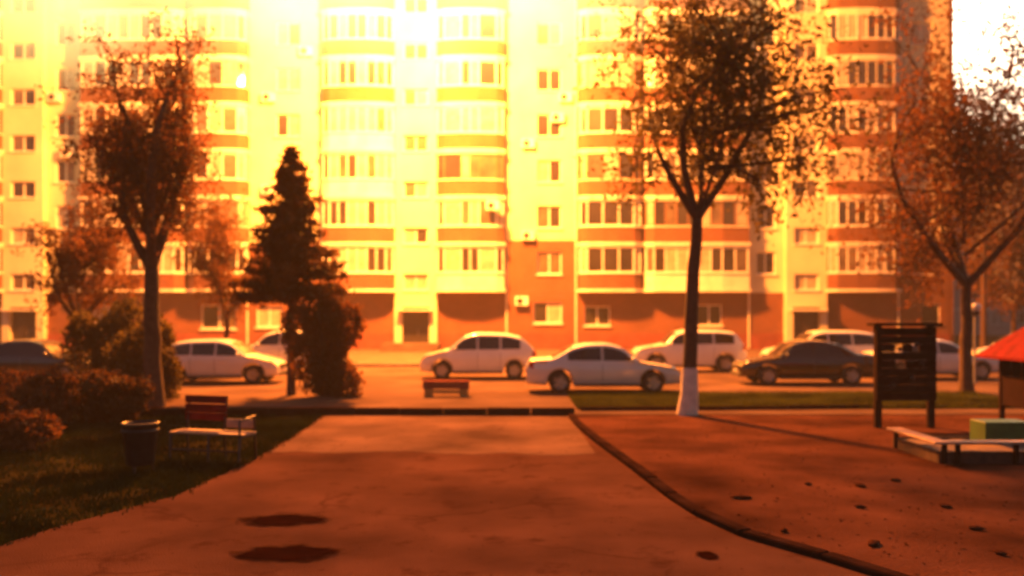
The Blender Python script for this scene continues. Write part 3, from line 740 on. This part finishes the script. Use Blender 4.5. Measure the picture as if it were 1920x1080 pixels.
def grass(name, n, area, h, label, seed, m):
    rg = np.random.RandomState(seed); P = area(rg, n); n = len(P)
    an = rg.uniform(0, 6.28, n); hh = h * rg.uniform(.4, 1.3, n); w = .011 + .006 * rg.rand(n)
    dx, dy = np.cos(an) * w, np.sin(an) * w; lx, ly = rg.normal(0, .35, n) * hh, rg.normal(0, .35, n) * hh
    V = np.stack([np.stack([P[:, 0] - dx, P[:, 1] - dy, P[:, 2]], 1), np.stack([P[:, 0] + dx, P[:, 1] + dy, P[:, 2]], 1), np.stack([P[:, 0] + lx, P[:, 1] + ly, P[:, 2] + hh], 1)], 1).reshape(-1, 3)
    o = fast_mesh(name, V, np.arange(3 * n).reshape(n, 3), m)
    return tag(o, label, 'grass', kind='stuff')
LE = np.array(LEFT_EDGE)
def lawn_area(rg, n):
    y = 6.5 + 14 * rg.rand(n)**1.3; e = np.interp(y, LE[:, 1], LE[:, 0]); x = e - .02 - 9 * rg.rand(n)**1.2 + rg.normal(0, .08, n)
    clump = np.sin(x * 1.7 + 1) * np.sin(y * 1.3) + .6 * np.sin(x * 4.1) * np.sin(y * 3.7 + 2)
    k = rg.rand(n) < np.clip(.55 + .5 * clump, .12, 1); return np.stack([x, y, np.full(n, -.02)], 1)[k]
def verge_area(rg, n):
    x = 1.6 + 11.9 * rg.rand(n); y = 21.65 + 4.05 * rg.rand(n) + .02 * x; y = np.minimum(y, 25.75)
    clump = np.sin(x * 1.1) * np.sin(y * 1.9 + 1); k = rg.rand(n) < .7 + .3 * clump
    return np.stack([x, y, np.full(n, .01)], 1)[k]
grass('lawn_grass', 150000, lawn_area, .075, 'patchy green grass, darkened for shade, on the left lawn beside the path', 1, M['grass'])
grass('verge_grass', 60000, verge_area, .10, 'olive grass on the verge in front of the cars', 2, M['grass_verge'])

# ------------------------------------------------------------------ furniture
def slat(root, name, m, x0, x1, y0, y1, z0, z1, rot=None, b=.008):
    q = MB(); q.bbox(x0, x1, y0, y1, z0, z1, b); return q.build(name, m, root)

# litter bin
o = empty('litter_bin', (-5.5, 13.1, -.02)); tag(o, 'dark tapered litter bin on the left lawn', 'bin')
b = MB(); b.lathe([(.001, .14), (.19, .14), (.2, .16), (.255, .72), (.265, .73), (.27, .76), (.24, .765), (.235, .70), (.18, .2), (.001, .19)], 24); b.build('bucket', M['metal_dark'], o)
b = MB(); b.lathe([(.262, .62), (.272, .63), (.272, .66), (.262, .67)], 24); b.build('hoop', M['metal_dark'], o)
for k in range(3):
    a = k * 2.094 + .5; b = MB(); b.tube([(math.cos(a) * .19, math.sin(a) * .19, .0), (math.cos(a) * .16, math.sin(a) * .16, .17)], .018); b.build('foot', M['metal_dark'], o)

# bench with red backrest
o = empty('park_bench', (-4.82, 14.25, -.02), R(-16)); tag(o, 'metal framed bench with red backrest at the path edge', 'bench')
for z in (.62, .76, .90): slat(o, 'back_slat', M['red'], -.68, .10, .22, .25, z, z + .125)
for i in range(3): slat(o, 'seat_slat', M['wood'], -.68, .68, -.20 + .14 * i, -.08 + .14 * i, .445, .475)
for x in (-.62, .08, .64):
    b = MB(); b.tube([(x, -.24, 0), (x, -.22, .42), (x, .2, .42), (x, .24, 0)], .022, 8); b.build('leg', M['metal_dark'], o)
    if x < .3: b = MB(); b.tube([(x, .2, .42), (x, .28, 1.02)], .02, 8); b.build('back_post', M['metal_dark'], o)
b = MB(); b.tube([(.64, -.22, .42), (.64, -.22, .68), (.64, .2, .72), (.64, .2, .42)], .02, 8); b.build('armrest', M['metal_dark'], o)
b = MB(); b.tube([(-.62, -.23, .2), (.64, -.23, .2)], .018, 8); b.build('front_rail', M['metal_dark'], o)
slat(o, 'seat_end', M['wood'], .12, .62, .20, .23, .52, .66)

# low bench by the road
o = empty('low_bench', (gx(837, 66), 25.2, .0)); tag(o, 'low dark red bench on ochre supports in front of the white hatchback', 'bench')
for i in range(3): slat(o, 'seat_slat', M['red'], -.66, .66, -.2 + .14 * i, -.075 + .14 * i, .40, .445)
slat(o, 'front_board', M['plinth'], -.66, .66, -.215, -.19, .22, .398)
for x in (-.5, .5): slat(o, 'support', M['yellow'], x - .12, x + .12, -.18, .18, -.01, .40)
slat(o, 'front_rail', M['yellow'], -.62, .62, -.205, -.185, .10, .20)

# playground climbing wall of dark boards
o = empty('climbing_wall', (8.15, 18.4, -.03)); tag(o, 'dark board climbing wall on two posts at the playground', 'play equipment')
for x in (-.55, .55):
    b = MB(); b.bbox(x - .07, x + .07, -.06, .06, -.05, 2.12, .012); b.build('post', M['wood_dark'], o)
nb = 9
for i in range(nb):
    z = .58 + i * .168
    holes = {6: ((-.24, -.08), (.12, .26)), 4: ((-.22, -.02),)}.get(i, ())
    xs = [-.62] + [v for h in holes for v in h] + [.62]
    for a, c in zip(xs[::2], xs[1::2]): slat(o, 'board', M['wood_dark'], a, c, -.125, -.065, z, z + .163)
slat(o, 'cap_board', M['wood_dark'], -.70, .70, -.22, .2, 2.125, 2.19)
for i, (x, z) in enumerate(((-.3, .9), (.1, 1.05), (.3, 1.35), (-.15, 1.65), (.2, 1.75))):
    b = MB(); b.lathe([(.05, 0), (.05, -.02), (.03, -.05), (.001, -.055)], 10, 'y', (x, -.125, z)); b.build('hold', M['metal_dark'], o)

# playhouse with red roof
o = empty('playhouse', (11.85, 19.0, -.03)); tag(o, 'playhouse with red pitched roof and dark posts at the playground', 'playhouse')
for x in (-.95, -.32, .32, .95):
    for y in (-.7, .7):
        if abs(x) < .5 and y > 0: continue
        b = MB(); b.bbox(x - .05, x + .05, y - .05, y + .05, -.05, 1.55, .01); b.build('post', M['wood_dark'], o)
b = MB(); b.add([(-1.35, -1.05, 1.45), (1.35, -1.05, 1.45), (1.35, 1.05, 1.45), (-1.35, 1.05, 1.45), (-.25, 0, 2.45), (.25, 0, 2.45),
                 (-1.35, -1.05, 1.39), (1.35, -1.05, 1.39), (1.35, 1.05, 1.39), (-1.35, 1.05, 1.39)],
                [(0, 1, 5, 4), (1, 2, 5), (2, 3, 4, 5), (3, 0, 4), (0, 6, 7, 1), (1, 7, 8, 2), (2, 8, 9, 3), (3, 9, 6, 0), (6, 9, 8, 7)]); b.build('roof', M['red'], o)
for i in range(9):
    x = -.88 + i * .22; slat(o, 'wall_board', M['wood_dark'], x - .1, x + .1, -.66, -.63, .35, 1.0) if abs(x) > .3 else None
    slat(o, 'back_board', M['wood_dark'], x - .105, x + .105, .63, .66, .3, 1.38)
slat(o, 'seat', M['wood'], -.9, -.36, -.55, -.2, .40, .44)
slat(o, 'side_board', M['wood_dark'], -.99, -.96, -.62, .62, .35, 1.0)

# sandbox
o = empty('sandbox', (7.75, 14.85, -.02)); tag(o, 'low sandbox with pale seat boards round its rim', 'sandbox')
hw_, hd = 1.0, .85
for nm, x0, x1, y0, y1 in (('side_board', -hw_, hw_, -hd, -hd + .05), ('side_board', -hw_, hw_, hd - .05, hd), ('side_board', -hw_, -hw_ + .05, -hd + .05, hd - .05), ('side_board', hw_ - .05, hw_, -hd + .05, hd - .05)):
    slat(o, nm, M['dirt_wood'], x0, x1, y0, y1, -.02, .19)
for x0, x1, y0, y1 in ((-hw_ - .12, hw_ + .12, -hd - .12, -hd + .14), (-hw_ - .12, -hw_ + .14, -hd + .145, hd - .02)):
    slat(o, 'seat_board', M['wood'], x0, x1, y0, y1, .315, .355)
for x in (-.93, -.72, .2, .9): slat(o, 'leg', M['wood_dark'], x - .035, x + .035, -hd - .07, -hd - .005, -.03, .312)
b = MB(); nx = 16; vv = [(-.93 + 1.86 * i / nx, -.78 + 1.56 * j / nx, .14 + .04 * math.sin(i * .9) * math.cos(j * .7 + i * .3)) for j in range(nx + 1) for i in range(nx + 1)]
b.add(vv, [(j * (nx + 1) + i, j * (nx + 1) + i + 1, (j + 1) * (nx + 1) + i + 1, (j + 1) * (nx + 1) + i) for j in range(nx) for i in range(nx)], True); b.build('sand', M['sand'], o)
slat(o, 'leg', M['wood_dark'], -1.03, -.96, .68, .75, -.03, .312)
slat(o, 'lid', M['green'], .3, 1.1, .2, .72, .10, .52)

# post lamp (unlit) near the playhouse
o = empty('lamp_post', (gx(1828, 56), FPX / 56, -.02)); tag(o, 'short unlit lamp post with pale head behind the playhouse', 'lamp')
b = MB(); b.tube([(0, 0, 0), (0, 0, 2.3)], [.05, .035], 10); b.build('pole', M['metal_grey'], o)
b = MB(); b.lathe([(.04, 2.3), (.16, 2.34), (.19, 2.45), (.001, 2.46)], 16); b.build('collar', M['metal_dark'], o)
b = MB(); b.lathe([(.15, 2.462), (.2, 2.55), (.17, 2.66), (.001, 2.72)], 16); b.build('globe', M['lens_white'], o)

# clods lying on the playground
for i, (px, py) in enumerate(((1390, 932), (1515, 907), (1612, 909), (1680, 900), (1614, 950), (1772, 948), (1638, 1018), (1875, 1036), (1470, 994), (1830, 990))):
    s = (py - 588) / CAM_H; rr = random.Random(i); b = MB()
    n, m = 8, 4; vs = []; sz = rr.uniform(.55, 1.45)
    for j in range(m + 1):
        for k in range(n):
            t = 2 * PI * k / n; u = PI * j / m; q = 1 + rr.uniform(-.2, .2)
            vs.append((math.sin(u) * math.cos(t) * .10 * q * sz, math.sin(u) * math.sin(t) * .05 * q * sz, math.cos(u) * .022 * q))
    b.add(vs, [(j * n + k, (j + 1) * n + k, (j + 1) * n + (k + 1) % n, j * n + (k + 1) % n) for j in range(m) for k in range(n)], True)
    o = b.build('dirt_clod', M['stone'], None, (gx(px, s), FPX / s, .0)); o.rotation_euler.z = rr.uniform(0, 6)
    tag(o, 'small flat dark clod lying on the bare playground dirt', 'clod', 'clods scattered on the playground dirt')

# fallen leaves and grit
def scatter(name, n, x0, x1, y0, y1, z, m, size, label, keep):
    rg = np.random.RandomState(n); x = rg.uniform(x0, x1, n); y = rg.uniform(y0, y1, n); k = keep(x, y); x, y = x[k], y[k]; n = len(x)
    an = rg.uniform(0, 6.28, n); s = size * rg.uniform(.4, 1.5, n); dx, dy = np.cos(an) * s, np.sin(an) * s; h = s * rg.uniform(.1, .5, n)
    V = np.stack([np.stack([x - dx, y - dy, np.full(n, z)], 1), np.stack([x + dy * .6, y - dx * .6, z + h], 1), np.stack([x + dx, y + dy, np.full(n, z)], 1), np.stack([x - dy * .6, y + dx * .6, z + h * .6], 1)], 1).reshape(-1, 3)
    o = fast_mesh(name, V, np.arange(4 * n).reshape(n, 4), m); tag(o, label, 'litter', kind='stuff')
RE = np.array(RIGHT_EDGE)
scatter('playground_grit', 5000, 1.5, 16, 6.5, 21, -.016, M['stone'], .022, 'dark grit and leaf litter on the playground dirt', lambda x, y: x > np.interp(y, RE[:, 1], RE[:, 0]) + .15)
scatter('path_grit', 900, -4.6, 2.5, 6.8, 20, .005, M['stone'], .014, 'fine dark grit on the path', lambda x, y: (x < np.interp(y, RE[:, 1], RE[:, 0]) - .15) & (x > np.interp(y, LE[:, 1], LE[:, 0]) + .05))

# ------------------------------------------------------------------ the explosion flash
def fireball():
    o_d = bpy.data.lights.new('explosion_light', 'POINT'); o_d.energy = FLASH_POWER; o_d.color = FLASH_COL; o_d.shadow_soft_size = 1.0
    l = bpy.data.objects.new('explosion_light', o_d); COL.objects.link(l); l.location = FLASH
    m = bpy.data.materials.new('fire_glow'); m.use_nodes = True; N = m.node_tree.nodes; L = m.node_tree.links
    N.remove(N['Principled BSDF'])
    tc = N.new('ShaderNodeTexCoord'); ln = N.new('ShaderNodeVectorMath'); ln.operation = 'LENGTH'
    L.new(tc.outputs['Object'], ln.inputs[0])
    nz = N.new('ShaderNodeTexNoise'); nz.inputs['Scale'].default_value = 1.0; nz.inputs['Detail'].default_value = 3
    st_ = N.new('ShaderNodeVectorMath'); st_.operation = 'MULTIPLY'; st_.inputs[1].default_value = (6.5, 1.2, 1.1); L.new(tc.outputs['Object'], st_.inputs[0]); L.new(st_.outputs[0], nz.inputs['Vector'])
    a = N.new('ShaderNodeMath'); a.operation = 'MULTIPLY_ADD'; a.inputs[1].default_value = .95; L.new(nz.outputs['Fac'], a.inputs[0]); L.new(ln.outputs['Value'], a.inputs[2])
    mr = N.new('ShaderNodeMapRange'); mr.inputs[1].default_value = .42; mr.inputs[2].default_value = 1.35; mr.inputs[3].default_value = 1; mr.inputs[4].default_value = 0; L.new(a.outputs[0], mr.inputs[0])
    pw = N.new('ShaderNodeMath'); pw.operation = 'POWER'; pw.inputs[1].default_value = 1.5; L.new(mr.outputs[0], pw.inputs[0])
    st = N.new('ShaderNodeMath'); st.operation = 'MULTIPLY'; st.inputs[1].default_value = 0.62; L.new(pw.outputs[0], st.inputs[0])
    em = N.new('ShaderNodeEmission'); em.inputs[0].default_value = (1, .72, .24, 1); L.new(st.outputs[0], em.inputs[1])
    L.new(em.outputs[0], N['Material Output'].inputs['Volume'])
    b = MB(); n, k = 24, 14
    b.lathe([(max(.001, math.sin(PI * j / k)), -math.cos(PI * j / k)) for j in range(k + 1)], n)
    o = b.build('explosion_fireball', m, None, FLASH + Vector((-6.5, 0, 1.5))); o.scale = (38, 7.5, 10)  # stretched far past the flash, so its emission paints glare over the facade
    tag(o, 'yellow explosion fireball with its glow widened to wash out the upper storeys', 'fireball', kind='stuff')
fireball()
hm = bpy.data.materials.new('haze_air'); hm.use_nodes = True; hn = hm.node_tree
hn.nodes.remove(hn.nodes['Principled BSDF']); pv_ = hn.nodes.new('ShaderNodeVolumePrincipled')
pv_.inputs['Color'].default_value = (.95, .9, .85, 1); pv_.inputs['Density'].default_value = 0.0010
hn.links.new(pv_.outputs[0], hn.nodes['Material Output'].inputs['Volume'])
b = MB(); b.box(-305, 305, -45, 425, -1.2, 36); tag(b.build('haze', hm), 'warm smoky air over the whole courtyard', 'haze', kind='stuff')
scene.cycles.use_denoising = True
scene.cycles.max_bounces = 6
scene.cycles.volume_bounces = 0
scene.cycles.filter_width = 2.0
